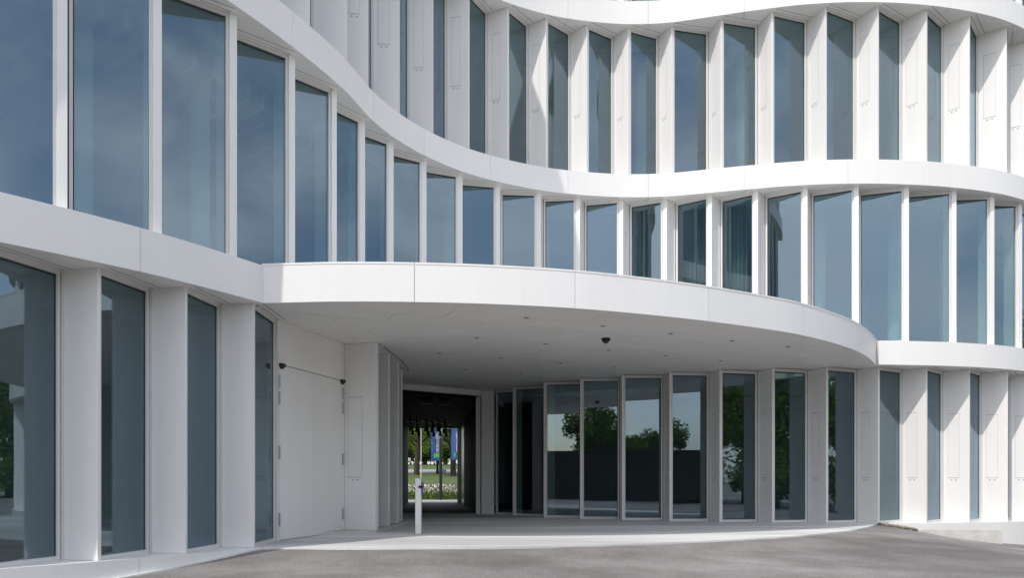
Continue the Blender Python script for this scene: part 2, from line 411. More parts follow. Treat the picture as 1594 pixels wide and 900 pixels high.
noseA = [482, 540, 573.5, 622, 673.5, 729, 790, 850, 913, 978, 1045, 1122, 1201, 1284, 1366, 1442, 1509, 1567]
sA = [C.find(x) for x in noseA]
sA = [sA[0] - 1.17 * k for k in range(9, 0, -1) if sA[0] - 1.17 * k > 0] + sA
while sA[-1] + 1.12 < C.len: sA.append(sA[-1] + 1.12)
sB = [C.find(x) for x in (105, 252, 369)] + [C.find(x) for x, y in f1[1:]]
sB = [sB[0] - 1.15 * k for k in range(5, 0, -1) if sB[0] - 1.15 * k > 0] + sB
while sB[-1] + 1.12 < C.len: sB.append(sB[-1] + 1.12)
joints = [C.find(x) for x in (443, 570, 652, 758, 881, 1008, 1158, 1316, 1472)]
joints = [joints[0] - 2.34 * k for k in (3, 2, 1)] + joints + [joints[-1] + 2.3, joints[-1] + 4.6]
s_left, s_right = 0.0, C.len
def acc(z): return (z + 1.5, z + 3.05, 0.16, 0.62)
for s0, s1 in zip(sA, sA[1:]):
    bay(C.at(s0), C.at(s1), Z2T, Z3L, 'A', acc(Z2T))
for s0, s1 in zip(sB, sB[1:]):
    bay(C.at(s0), C.at(s1), Z1T, Z2L, 'B', (Z1T + 1.2, Z1T + 2.85, 0.16, 0.62), fr=0.85)
for s0, s1 in zip(sB, sB[1:]):
    bay(C.at(s0), C.at(s1), Z3T, Z4L, 'B', fr=0.85)
fascia(C, s_left, s_right, joints, Z2L, Z2T)
fascia(C, s_left, s_right, joints, Z3L, Z3T)
fascia(C, s_left, s_right, joints, Z4L, Z4T)
# first fascia: left of the canopy and right of it
sc0 = C.find(404); sc1 = C.find(1363)
fascia(C, s_left, sc0, [C.find(208) - 2.4, C.find(208)], Z1L, Z1T)
fascia(C, sc1, s_right, [C.find(1372) + 2.4, C.find(1372) + 4.8], Z1L + 0.003, Z1T - 0.003)

# canopy with edge panels and soffit panels
can = obj('canopy', MB().prism(K.poly(0.02, K.len - 0.02, 0.05) + [C.off(sc1, 0.5), C.off(sc1 - 3.0, 0.6), Vector((4, 22.5)), Vector((-0.2, 25)), Vector((-4.2, 25)), Vector((-4.6, 14)), C.off(sc0, 0.5)], Z1L + 0.02, Z1T - 0.04), M['white'], B)
kj = [0] + [K.find(x) for x in (645, 895, 1103, 1251, 1333)] + [K.len]
for a, b in zip(kj, kj[1:]):
    e = MB().prism(K.poly(a + 0.004, b - 0.004, 0.0) + K.poly(a + 0.004, b - 0.004, 0.047)[::-1], Z1L, Z1T)
    obj('edge_panel', e, M['white'], can)
    obj('edge_capping', MB().prism(K.poly(a + 0.004, b - 0.004, -0.006) + K.poly(a + 0.004, b - 0.004, 0.2)[::-1], Z1T + 0.001, Z1T + 0.03), M['white'], can)

def clip(poly, n, c):
    out = []
    for i in range(len(poly)):
        a = poly[i]; b = poly[(i + 1) % len(poly)]; da = a.dot(n) - c; db = b.dot(n) - c
        if da <= 0: out.append(a)
        if (da < 0 < db) or (db < 0 < da): out.append(a + (b - a) * (da / (da - db)))
    return out
def area(p): return 0.5 * sum(p[i].x * p[(i + 1) % len(p)].y - p[(i + 1) % len(p)].x * p[i].y for i in range(len(p)))
soff_poly = K.poly(0.0, K.len, 0.052, 0.3) + [Vector((9.0, 19.4)), Vector((6.3, 19.5)), Vector((4.1, 20.4)), Vector((2.2, 21.6)), Vector((0.7, 23.6)), Vector((-0.5, 23.55)), Vector((-3.6, 23.55)), Vector((-4.2, 14.0)), Vector((-4.3, 12.6))]
U = Vector((0.902, 0.431)); V = Vector((-0.431, 0.902))
for r in range(-4, 36):
    v0, v1 = r * 0.62 + 4.0, r * 0.62 + 4.62
    row = clip(clip(soff_poly, V, v1 - 0.004), -V, -v0 - 0.004)
    if len(row) < 3: continue
    for k in range(-6, 16):
        u0 = k * 1.5 + (0.75 if r % 2 else 0); u1 = u0 + 1.5
        c = clip(clip(row, U, u1 - 0.004), -U, -u0 - 0.004)
        if len(c) >= 3 and abs(area(c)) > 0.02:
            obj('soffit_panel', MB().prism(c, Z1L + 0.004 + random.uniform(-0.0015, 0.0015), Z1L + 0.018), M['soffit'], can)
dl = [(819.7, 495), (938, 508), (742, 526.5), (849, 535.5), (684, 550), (780.5, 557.5), (873, 565.5), (957, 572), (726, 575.5), (811, 581.5), (948, 545.7), (1044, 520), (1140, 531), (1122, 562), (1036, 554), (1227, 540), (681, 590)]
for x, y in dl:
    p = px(x, y, Z1L); m = MB()
    for k in range(16):
        a, b = 2 * math.pi * k / 16, 2 * math.pi * (k + 1) / 16
        P = lambda r_, t: Vector((p.x + r_ * math.cos(t), p.y + r_ * math.sin(t)))
        m.prism([P(0.036, a), P(0.046, a), P(0.046, b), P(0.036, b)], Z1L - 0.004, Z1L + 0.003)
    o = obj('downlight', m, M['steel'], can)
    obj('lens', MB().tube([(p.x, p.y, Z1L + 0.0005), (p.x, p.y, Z1L - 0.002)], [0.036, 0.036], 16), M['joint'], o)

# ground floor, left of the canopy
gl = [px(152, 874, 0), px(288.5, 862.7, 0), px(395, 853, 0)]
dd = (gl[1] - gl[0]).normalized(); a = math.atan2(dd.y, dd.x); p = gl[0].copy(); ge = []
for i in range(3):
    a -= 0.075; p = p - Vector((math.cos(a), math.sin(a))) * 1.19; ge.insert(0, p.copy())
GL = Curve(ge + gl)
NL = ge + gl
for P0, P1 in zip(NL, NL[1:]): bay(P0, P1, 0.0, Z1L, 'A', fr=0.82)
door_a = px(431.5, 843.2, 0); door_b = px(536.5, 828.6, 0)
gd = (door_a - gl[2]).normalized()
window(gl[2] + gd * W_A, door_a - gd * 0.0, 0.0, Z1L, side='r')
# plinth
pj = [0, GL.len - 3.5 - 2.3, GL.len - 1.85, GL.len + 0.35]
for a, b in zip(pj, pj[1:]):
    obj('plinth_panel', MB().prism(GL.poly(a + 0.003, b - 0.003, -0.05) + GL.poly(a + 0.003, b - 0.003, 0.9)[::-1], -0.9, -0.002), M['white'], B)
es = MB(); n_ = 40; rows = []
for i_ in range(n_ + 1):
    t_ = GL.len - 3.6 + 3.9 * i_ / n_; a_, b_ = GL.off(t_, -0.10), GL.off(t_, -0.052); zt_ = max(ground_z(a_.x, a_.y), ground_z(b_.x, b_.y)) + 0.022
    rows.append(((a_.x, a_.y, zt_ - 0.3), (a_.x, a_.y, zt_), (b_.x, b_.y, zt_), (b_.x, b_.y, zt_ - 0.3)))
for r0_, r1_ in zip(rows, rows[1:]):
    for q_ in range(4): es.quad(r0_[q_], r1_[q_], r1_[(q_ + 1) % 4], r0_[(q_ + 1) % 4])
obj('plinth_edge_strip', es, M['white'], B)

# door wall under the canopy
wd = (door_b - door_a).normalized(); wn_ = Vector((-wd.y, wd.x)); LW = (door_b - door_a).length
obj('door_wall', MB().strip(door_a + wd * 0.012, door_b, 0.03, 0.20, 0.0, Z1L).strip(door_a + wd * 0.012, door_b, 0.0, 0.0298, 2.915, Z1L)
    .strip(door_a + wd * 0.012, door_a + wd * 0.05, 0, 0.0298, 0, 2.915).strip(door_b - wd * 0.10, door_b, 0, 0.0298, 0, 2.915), M['fin'], B)
dr = obj('service_door', MB().strip(door_a + wd * 0.05, door_b - wd * 0.10, 0.026, 0.0297, 0.005, 2.912), M['joint'], B)
l0 = 0.06; l1 = LW - 0.11; lm = (l0 + l1) / 2
for (u0, u1) in ((l0, lm - 0.003), (lm + 0.003, l1)):
    obj('door_leaf', MB().strip(door_a + wd * u0, door_a + wd * u1, -0.004, 0.0255, 0.012, 2.90), M['fin'], dr)
for u, zs in ((0.045, (0.35, 1.45, 2.35, 2.62)), (LW - 0.098, (0.35, 1.40, 2.38, 2.66))):
    for z in zs:
        obj('hinge', MB().tube([(*(door_a + wd * u - wn_ * 0.018), z - 0.11), (*(door_a + wd * u - wn_ * 0.018), z + 0.11)], [0.014, 0.014], 10), M['steel'], dr)
for u in (0.10, LW - 0.14):
    c0 = door_a + wd * u - wn_ * 0.075; m = MB()
    m.prism([c0 - wd * 0.06 + wn_ * 0.07, c0 + wd * 0.06 + wn_ * 0.07, c0 + wd * 0.05, c0 - wd * 0.05], 2.86, 2.925)
    m.prism([c0 - wd * 0.04 + wn_ * 0.07, c0 + wd * 0.04 + wn_ * 0.07, c0 + wd * 0.03 + wn_ * 0.02, c0 - wd * 0.03 + wn_ * 0.02], 2.835, 2.859)
    obj('door_sensor', m, M['black_plastic'], dr, bevel=0.012)

# white fins walking back to the passage
LF = [px(583, 829.8, 0), px(605, 823.0, 0), px(619.4, 818, 0), px(624.6, 813, 0)]
LF[0] = Vector((-2.60, LF[0].y))
acc_g = (1.05, 2.60, 0.11, 0.58)
fin(door_b + wn_ * -0.002, LF[0], 0.12, 0, Z1L, acc_g)
for P0, P1 in zip(LF, LF[1:]):
    q = P1 + Vector((-0.62, 0.16)); gdir = (q - P0).normalized()
    window(P0 + gdir * 0.1, q, 0.02, Z1L, side='r'); fin(q, P1, 0.07, 0, Z1L, acc_g)
endc = Curve([LF[0] + Vector((0.03, -0.05)), LF[1] + Vector((0.07, 0)), LF[2] + Vector((0.10, 0)), LF[3] + Vector((0.16, 0.05)), Vector((-2.62, 18.3)), Vector((-2.9, 18.9)), Vector((-3.4, 19.3))])
obj('fin_kerb', MB().prism(endc.poly(0, endc.len, 0) + [Vector((-3.9, 19.2)), Vector((-3.5, 14.4))], -0.2, 0.05), M['concrete_wall'], B)
obj('soffit_groove', MB().prism(endc.poly(0.6, endc.len, -0.02) + endc.poly(0.6, endc.len, 0.0)[::-1], Z1L - 0.003, Z1L + 0.003), M['gasket'], can)
obj('rounded_wall', MB().prism([LF[3] + Vector((-0.62, 0.2)), LF[3] + Vector((-0.1, 0.12)), LF[3] + Vector((-0.05, 0.6)), Vector((-3.0, 18.9)), Vector((-3.4, 19.2)), Vector((-3.75, 19.2))], 0, Z1L), M['fin'], B)

# ground floor, right bay
gr = [(769, 801), (798, 803), (846, 806), (903, 808.2), (968, 810.2), (1042, 812), (1120, 813.4), (1202, 814.4), (1286, 815), (1367, 815.2), (1442, 814.8), (1509, 813.8)]
NR = [px(x, y, 0) for x, y in gr]
a_ = 0.28; p = NR[-1].copy()
for i in range(5):
    p = p + Vector((math.cos(a_), math.sin(a_))) * 1.15; a_ += 0.17; NR.append(p.copy())
GRc = Curve(NR)
for i, (P0, P1) in enumerate(zip(NR, NR[1:])):
    bay(P0, P1, 0.0, Z1L, 'A', (1.05, 2.60, 0.16, 0.62))
fin(Vector((-0.90, NR[0].y + 0.05)), NR[0], W_NOSE, 0, Z1L)
sr = GRc.find(1367)
rj = [sr - 0.05, sr + 2.3, sr + 4.6, GRc.len]
for a, b in zip(rj, rj[1:]):
    obj('plinth_panel', MB().prism(GRc.poly(a + 0.003, b - 0.003, -0.06) + GRc.poly(a + 0.003, b - 0.003, 0.9)[::-1], -1.0, -0.002), M['white'], B)

# passage
e0r, e0l, e1r, e1l = Vector((-0.92, 23.3)), Vector((-3.30, 23.3)), Vector((-2.43, 35.3)), Vector((-4.62, 35.3))
obj('passage_header', MB().bar((-3.5, 21.25), (-0.93, 23.22), 0.12, 3.47, Z1L - 0.001), M['fin'], B)
obj('passage_jamb', MB().bar((-1.06, 23.46), (-0.93, 23.46), 0.3, 0, 3.449), M['frame'], B)
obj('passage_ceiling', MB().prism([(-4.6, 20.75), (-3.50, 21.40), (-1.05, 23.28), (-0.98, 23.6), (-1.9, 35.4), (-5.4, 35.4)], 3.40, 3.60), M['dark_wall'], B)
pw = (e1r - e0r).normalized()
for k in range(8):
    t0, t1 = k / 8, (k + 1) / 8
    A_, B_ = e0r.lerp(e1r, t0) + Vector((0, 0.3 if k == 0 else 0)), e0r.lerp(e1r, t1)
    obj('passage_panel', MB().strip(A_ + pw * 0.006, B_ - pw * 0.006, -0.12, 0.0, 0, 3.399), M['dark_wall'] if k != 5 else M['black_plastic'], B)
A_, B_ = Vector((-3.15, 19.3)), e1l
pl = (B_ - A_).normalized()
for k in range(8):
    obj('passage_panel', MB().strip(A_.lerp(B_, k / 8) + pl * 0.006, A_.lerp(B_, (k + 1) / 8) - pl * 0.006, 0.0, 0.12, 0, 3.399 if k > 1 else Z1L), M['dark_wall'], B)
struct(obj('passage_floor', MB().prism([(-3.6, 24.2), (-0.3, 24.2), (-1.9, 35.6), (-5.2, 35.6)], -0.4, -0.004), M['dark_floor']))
for (x, y) in ((-2.55, 23.6), (-2.05, 23.9)):
    obj('door_track_sensor', MB().bar((x - 0.17, y), (x + 0.17, y), 0.1, 3.27, 3.40), M['dark_metal'], B)
# black track lights under the passage ceiling
for (x, y) in ((-3.75, 30.2), (-3.2, 30.6), (-2.75, 30.9), (-4.0, 33.0), (-3.4, 33.2), (-2.9, 33.4)):
    t = thing('track_light', 'black twin spotlight bracket hanging from the dark passage ceiling', 'light', (x, y, 3.40), 'track lights in the passage')
    m = MB().tube([(x - 0.12, y, 3.4), (x - 0.12, y, 3.02)], [0.025, 0.025], 8).tube([(x + 0.12, y, 3.4), (x + 0.12, y, 2.96)], [0.025, 0.025], 8)
    obj('stem', m, M['dark_metal'], t)
    obj('track', MB().bar((x - 0.25, y - 0.8), (x + 0.1, y + 0.9), 0.05, 3.25, 3.30), M['dark_metal'], t)
    for s, z in ((-0.12, 3.0), (0.12, 2.94)):
        obj('spot', MB().tube([(x + s, y, z + 0.06), (x + s, y + 0.03, z - 0.1)], [0.05, 0.065], 12), M['dark_metal'], t)
obj('exit_lintel', MB().bar((-6.5, 35.6), (0.5, 35.6), 0.35, 3.32, 4.18), M['white'], B)
obj('rear_wall', MB().bar((-14, 35.75), (-4.75, 35.75), 0.4, -0.4, 4.2).bar((-2.2, 35.75), (15.6, 35.75), 0.4, -0.4, 4.2).bar((-1.5, 35.75), (15.6, 35.75), 0.39, 4.21, 16.0).bar((-13.6, 26.1), (-1.5, 35.7), 0.3, 4.21, 16.0), M['white'], B)
obj('end_wall', MB().bar(C.off(0.05, 0.2), (-13.6, 26.0), 0.3, -0.9, 15.99).bar(C.off(C.len - 0.05, 0.2), (15.4, 35.4), 0.3, -0.9, 15.99), M['white'], B)

# interior: floor slabs, ceilings and core walls
def floor_poly(o): return C.poly(0, C.len, o, 0.4) + [Vector((15.5, 35.5)), Vector((-1.5, 35.5)), Vector((-13.5, 26.0))]
obj('floor_slab', MB().prism(floor_poly(1.12), Z2L + 0.02, Z2T - 0.02), M['int_ceiling'], B)
obj('floor_slab', MB().prism(floor_poly(1.12), Z3L + 0.02, Z3T - 0.02), M['int_ceiling'], B)
obj('roof_slab', MB().prism(floor_poly(1.12), Z4L + 0.02, Z4T - 0.02), M['int_ceiling'], B)
obj('floor_slab', MB().prism(C.poly(0, sc0, 1.12, 0.4) + [C.off(sc0, 0.8), Vector((-4.7, 14)), Vector((-4.7, 25.1)), Vector((-4.7, 35.5)), Vector((-13.5, 35.5))], Z1L + 0.03, Z1T - 0.05), M['int_ceiling'], B)
obj('floor_slab', MB().prism([Vector((-4.65, 25.05)), Vector((4.0, 25.05)), Vector((5.0, 22.6)), C.off(sc1, 1.15)] + C.poly(sc1, C.len, 1.12, 0.4) + [Vector((15.5, 35.5)), Vector((-4.65, 35.5))], Z1L + 0.03, Z1T - 0.05), M['int_ceiling'], B)
for z0, z1 in ((Z1T - 0.02, Z2L), (Z2T - 0.01, Z3L), (Z3T - 0.01, Z4L)):
    cp = C.poly(0, C.len, 6.0, 0.8); m = MB()
    # keep the core wall simple: follow the facade where it runs along the street
    w = [Vector((-13.0, 9.5)), Vector((-7.0, 19.0)), Vector((-3.0, 25.0)), Vector((3.5, 27.0)), Vector((8.5, 26.0)), Vector((11.5, 26)), Vector((14.8, 33))]
    for a, b in zip(w, w[1:]): m.bar(a, b, 0.2, z0, z1 + 0.01)
    obj('core_wall', m, M['int_wall'], B)
m = MB()
for a, b in zip([Vector((-13.0, 7.5)), Vector((-6.6, 13.0)), Vector((-5.6, 19.0)), Vector((-5.4, 23.0))], [Vector((-6.6, 13.0)), Vector((-5.6, 19.0)), Vector((-5.4, 23.0)), Vector((-5.4, 35.4))]): m.bar(a, b, 0.2, 0, Z1L)
for a, b in zip([Vector((-0.5, 35.4)), Vector((1.2, 27.5)), Vector((9, 24.5))], [Vector((1.2, 27.5)), Vector((9, 24.5)), Vector((14.5, 30))]): m.bar(a, b, 0.2, 0, Z1L)
obj('core_wall', m, M['int_wall'], B)
obj('ground_floor_slab', MB().prism([NR[0] + Vector((-0.3, 0.3))] + [n_ + Vector((0, 0.35)) for n_ in NR[1:]] + [Vector((14.8, 35)), Vector((-0.6, 35))], -0.3, -0.006), M['int_floor'], B)
obj('ground_floor_slab', MB().prism([n_ + Vector((-0.5, 0.4)) for n_ in NL] + [Vector((-5.0, 14)), Vector((-5.4, 34)), Vector((-13, 34))], -0.3, -0.006), M['int_floor'], B)

for j in joints[1:-1]:
    for z0, z1 in ((Z1T - 0.03, Z2L + 0.02), (Z2T - 0.01, Z3L + 0.02)):
        q = C.off(j, 1.75)
        obj('interior_column', MB().tube([(q.x, q.y, z0), (q.x, q.y, z1)], [0.16, 0.16], 20), M['int_ceiling'], B)
    if True:
        q0 = C.off(j - 0.9, 2.4); q1 = C.off(j + 0.9, 2.4)
        obj('ceiling_light', MB().bar(q0, q1, 0.10, Z3L - 0.08, Z3L + 0.018), M['white_pole'], B)
# interior curtain seen behind the glass on the first floor
def curtain(sa, sb, z0, z1, o):
    n = 90; m = MB()
    pts_ = [C.off(sa + (sb - sa) * i / n, o + 0.05 * math.sin(i * 1.1) + 0.02 * math.sin(i * 0.37)) for i in range(n + 1)]
    for a, b in zip(pts_, pts_[1:]): m.quad((a.x, a.y, z0), (b.x, b.y, z0), (b.x, b.y, z1), (a.x, a.y, z1))
    return obj('curtain', m, M['curtain'], None, smooth=True)
tag(curtain(C.find(985), C.find(1010), Z1T + 0.02, Z2L - 0.02, 0.75), 'grey curtain gathered in one narrow bunch behind first-floor glass', 'curtain')
tag(curtain(C.find(1062), C.find(1165), Z1T + 0.02, Z2L - 0.02, 0.9), 'grey curtain drawn across behind two dark first-floor panes', 'curtain')

# ------------------------------------------------------------------ small things on the forecourt
p = px(651.5, 832, 0)
t = thing('access_post', 'slim white access post with a black lever standing on the forecourt', 'post', (p.x, p.y, 0))
x, y = p.x, p.y
obj('column', MB().prism([(x - .055, y - .05), (x + .05, y - .05), (x + .05, y + .09), (x - .055, y + .09)], 0, 1.03), M['white'], t, bevel=0.006)
obj('reader_plate', MB().prism([(x + .0505, y - .02), (x + .085, y - .02), (x + .085, y + .09), (x + .0505, y + .09)], 0.72, 0.97), mat('reader_blue', (0.10, 0.14, 0.22), 0.4), t, bevel=0.004)
lv = MB().tube([(x + .05, y - .035, .875), (x + .075, y - .05, .875), (x + .12, y - .06, .885)], [.022, .014, .010], 10)
lv.tube([(x + .03, y - .052, .875), (x + .03, y - .07, .875)], [.028, .026], 12)
obj('lever', lv, M['black_plastic'], t, smooth=False)
obj('foot_plate', MB().prism([(x - .075, y - .07), (x + .07, y - .07), (x + .07, y + .11), (x - .075, y + .11)], 0.001, 0.008), M['steel'], t)

p = px(943, 527, Z1L)
t = thing('security_camera', 'black dome security camera hanging under the canopy soffit', 'camera', (p.x, p.y, Z1L))
obj('mount', MB().tube([(p.x, p.y, Z1L + 0.003), (p.x, p.y, Z1L - 0.03)], [0.085, 0.085], 24), M['dark_metal'], t)
obj('dome', MB().tube([(p.x, p.y, Z1L - 0.0301), (p.x, p.y, Z1L - 0.05), (p.x, p.y, Z1L - 0.075), (p.x, p.y, Z1L - 0.092), (p.x, p.y, Z1L - 0.098)], [0.074, 0.068, 0.05, 0.026, 0.004], 24), M['black_plastic'], t, smooth=True)

# retaining wall and gravel at the right-hand plinth
a, b = px(1420, 824.5, -0.12), px(1557.5, 824.5, -0.12)
a = Vector((9.15, 17.95)); b = Vector((11.05, 17.95))
w = obj('retaining_wall', MB().bar(a, b, 0.16, -1.0, -0.115), M['concrete_wall'], None, bevel=0.006)
tag(w, 'low raw concrete wing wall in front of the white plinth', 'wall')
gm = MB(); rnd = random.Random(3)
ga, gb = Vector((8.42, 18.12)), Vector((9.2, 18.02))
for i in range(420):
    t_ = rnd.random(); q = ga.lerp(gb, t_) + Vector((0, rnd.uniform(-0.16, 0.16)))
    r = rnd.uniform(0.012, 0.035); z = ground_z(q.x, q.y) + rnd.uniform(-0.005, 0.045); k = len(gm.v)
    for d in ((1, 0, 0), (-1, 0, 0), (0, 1, 0), (0, -1, 0), (0, 0, .7), (0, 0, -.7)):
        gm.v.append((q.x + d[0] * r * rnd.uniform(.7, 1.3), q.y + d[1] * r * rnd.uniform(.7, 1.3), z + d[2] * r))
    for f_ in ((0, 2, 4), (2, 1, 4), (1, 3, 4), (3, 0, 4), (2, 0, 5), (1, 2, 5), (3, 1, 5), (0, 3, 5)): gm.f.append(tuple(k + i_ for i_ in f_))
tag(obj('gravel', gm, M['gravel']), 'strip of ochre gravel beside the white plinth', 'gravel', kind='stuff')

# ------------------------------------------------------------------ trees
def tree_meshes(seed, h, cr, base, n, leaf=0.2, lean=0.0):
    rnd = random.Random(seed); T = MB()
    top = h * 0.8
    ax = [(0, 0, -0.3)] + [(lean * z / top * 1.5 + rnd.uniform(-.08, .08), rnd.uniform(-.08, .08), z) for z in (base * .5, base, (base + top) / 2, top)]
    r0 = h * 0.022
    T.tube(ax, [r0 * 1.25, r0, r0 * .8, r0 * .5, r0 * .12], 8)
    clumps = []
    for i in range(9):
        a = i * 2.4 + rnd.uniform(-.4, .4); z0 = rnd.uniform(base * .8, top * .75); rr = cr * rnd.uniform(.55, .95)
        e = (math.cos(a) * rr + lean, math.sin(a) * rr, z0 + rnd.uniform(.15, .45) * (h - z0))
        s = (lean * z0 / top * 1.5, 0, z0)
        mid = tuple((s[k] + e[k]) / 2 + (0, 0, .25)[k] for k in range(3))
        T.tube([s, mid, e], [r0 * .42, r0 * .26, r0 * .08], 6); clumps.append((Vector(e), cr * rnd.uniform(.32, .5)))
    for i in range(26):
        a = rnd.uniform(0, 6.28); u = rnd.random() ** .5; zz = rnd.uniform(-1, 1); s_ = math.sqrt(max(0, 1 - zz * zz))
        c = Vector((math.cos(a) * s_ * cr * .85 * u + lean, math.sin(a) * s_ * cr * .85 * u, base + (h - base) * (.5 + .46 * zz * u)))
        clumps.append((c, cr * rnd.uniform(.2, .42)))
    Lm = MB()
    for i in range(n):
        c, r = rnd.choice(clumps)
        d = Vector((rnd.gauss(0, 1), rnd.gauss(0, 1), rnd.gauss(0, .8))).normalized()
        q = c + d * r * rnd.random() ** .4
        if q.z < base * .75: q.z = base * .75 + rnd.random() * .5
        u = Vector((rnd.gauss(0, 1), rnd.gauss(0, 1), rnd.gauss(0, .6))).normalized(); v = u.cross(Vector((rnd.gauss(0, 1), rnd.gauss(0, 1), rnd.gauss(0, 1)))).normalized()
        s_ = leaf * rnd.uniform(.5, 1.1)
        Lm.quad(q - u * s_, q - v * s_ * .55, q + u * s_, q + v * s_ * .55)
    return T, Lm
protos = {}
def tree(kind, loc, rot, sc, label, group, lm='leaf', name='broadleaf_tree'):
    o = bpy.data.objects.new(name, None); COL.objects.link(o); o.location = loc; o.rotation_euler = (0, 0, rot); o.scale = (sc, sc, sc)
    tag(o, label, 'tree', group)
    key = (kind, lm)
    if key not in protos:
        spec = {'round': (11, 9.0, 3.2, 2.6, 9000, .19, 0), 'spread': (12, 9.5, 4.0, 2.8, 10000, .19, .3), 'tall': (13, 12.0, 3.0, 2.0, 9000, .22, 0), 'bush': (14, 5.0, 2.6, .4, 6500, .19, 0)}[kind]
        T, Lm = tree_meshes(*spec)
        def me_(n_, mb, m_):
            me = bpy.data.meshes.new(n_); me.from_pydata(mb.v, [], mb.f); me.materials.append(m_); return me
        protos[key] = (me_('trunk', T, M['bark']), me_('crown', Lm, M[lm]))
    for n_, me in zip(('trunk', 'crown'), protos[key]):
        c = bpy.data.objects.new(n_, me); COL.objects.link(c); c.parent = o
    return o
# beyond the passage
prof = [(35.9, -0.06), (41.0, -0.02), (44.0, 0.30), (50.0, 0.84), (60.0, 1.25), (70.0, 1.57), (74.0, 1.70), (82.0, 2.1), (98.0, 2.9), (130.0, 3.6), (300.0, 4.5)]
def strip_ground(name, y0, y1, m_, x0=-90, x1=90):
    ps = [q for q in prof if y0 <= q[0] <= y1]; g_ = MB()
    for a, b in zip(ps, ps[1:]): g_.quad((x0, a[0], a[1]), (x1, a[0], a[1]), (x1, b[0], b[1]), (x0, b[0], b[1]))
    return struct(obj(name, g_, m_))
strip_ground('paved_path', 35.9, 41.0, M['paving']); strip_ground('lawn', 41.0, 74.0, M['lawn']); strip_ground('road', 74.0, 82.0, M['road']); strip_ground('far_lawn', 82.0, 300.0, M['lawn'])
def gz(y):
    for a, b in zip(prof, prof[1:]):
        if a[0] <= y <= b[0]: return a[1] + (b[1] - a[1]) * (y - a[0]) / (b[0] - a[0])
def at(xpx, d): return ((xpx - 797) / F * d)
gN = 'trees on the lawn beyond the passage'
for i, (xp, d, kd, sc, rt, lb) in enumerate([(648, 66, 'spread', 1.0, .3, 'leafy tree on the lawn standing behind the bare white flagpole'),
        (681, 69, 'round', 1.05, 1.7, 'leafy tree on the lawn directly behind the fully visible blue banner'),
        (706, 63, 'spread', .95, 3.6, 'leafy tree on the lawn behind the half-hidden blue banner'),
        (628, 70, 'round', 1.1, 2.2, 'leafy tree on the lawn, its trunk hidden by the white fins'),
        (735, 72, 'tall', 1.0, 4.0, 'tall lawn tree hidden behind the dark passage wall but for its crown edge')]):
    tree(kd, (at(xp, d), d, gz(d) - .02), rt, sc, lb, gN)
belt = [(640, 106, 'bush', 1.3), (662, 112, 'tall', 1.15), (676, 104, 'bush', 1.1), (693, 110, 'tall', 1.1), (708, 104, 'bush', 1.3), (724, 112, 'tall', 1.2), (622, 112, 'tall', 1.2), (650, 118, 'round', 1.5), (685, 120, 'round', 1.5), (716, 121, 'round', 1.5)]
belt += [(x_, 98 + (x_ * 7) % 5, 'bush', .75 + (x_ % 5) * .06) for x_ in range(618, 735, 13)]
BL = {'bush': 'low bushy tree in the belt across the road beyond the passage', 'tall': 'tall slender tree in the belt across the road beyond the passage', 'round': 'broad round tree rising behind the belt across the road'}
for i, (xp, d, kd, sc) in enumerate(belt):
    tree(kd, (at(xp, d), d, gz(d) - .02), i * 1.3, sc, BL[kd], 'tree belt across the road', 'leaf')
# flowering hedge just outside the passage
hm = MB(); fm = MB(); rnd = random.Random(5)
for i in range(9000):
    q = Vector((rnd.uniform(-9, 2), rnd.uniform(41.1, 42.9), rnd.random() ** .8 * .75 + .02)); s_ = rnd.uniform(.03, .08)
    u = Vector((rnd.gauss(0, 1), rnd.gauss(0, 1), rnd.gauss(0, 1))).normalized(); v = u.cross(Vector((rnd.gauss(0, 1), rnd.gauss(0, 1), rnd.gauss(0, 1)))).normalized()
    (fm if (q.z > .35 and rnd.random() < .5) else hm).quad(q - u * s_, q - v * s_ * .6, q + u * s_, q + v * s_ * .6)
tag(obj('flower_bed', hm, M['leaf']), 'bed of low green shrubs outside the far end of the passage', 'shrubs', kind='stuff')
tag(obj('white_blossom', fm, mat('blossom', (0.72, 0.66, 0.62), 0.8)), 'white blossom covering the low shrub bed beyond the passage', 'flowers', kind='stuff')
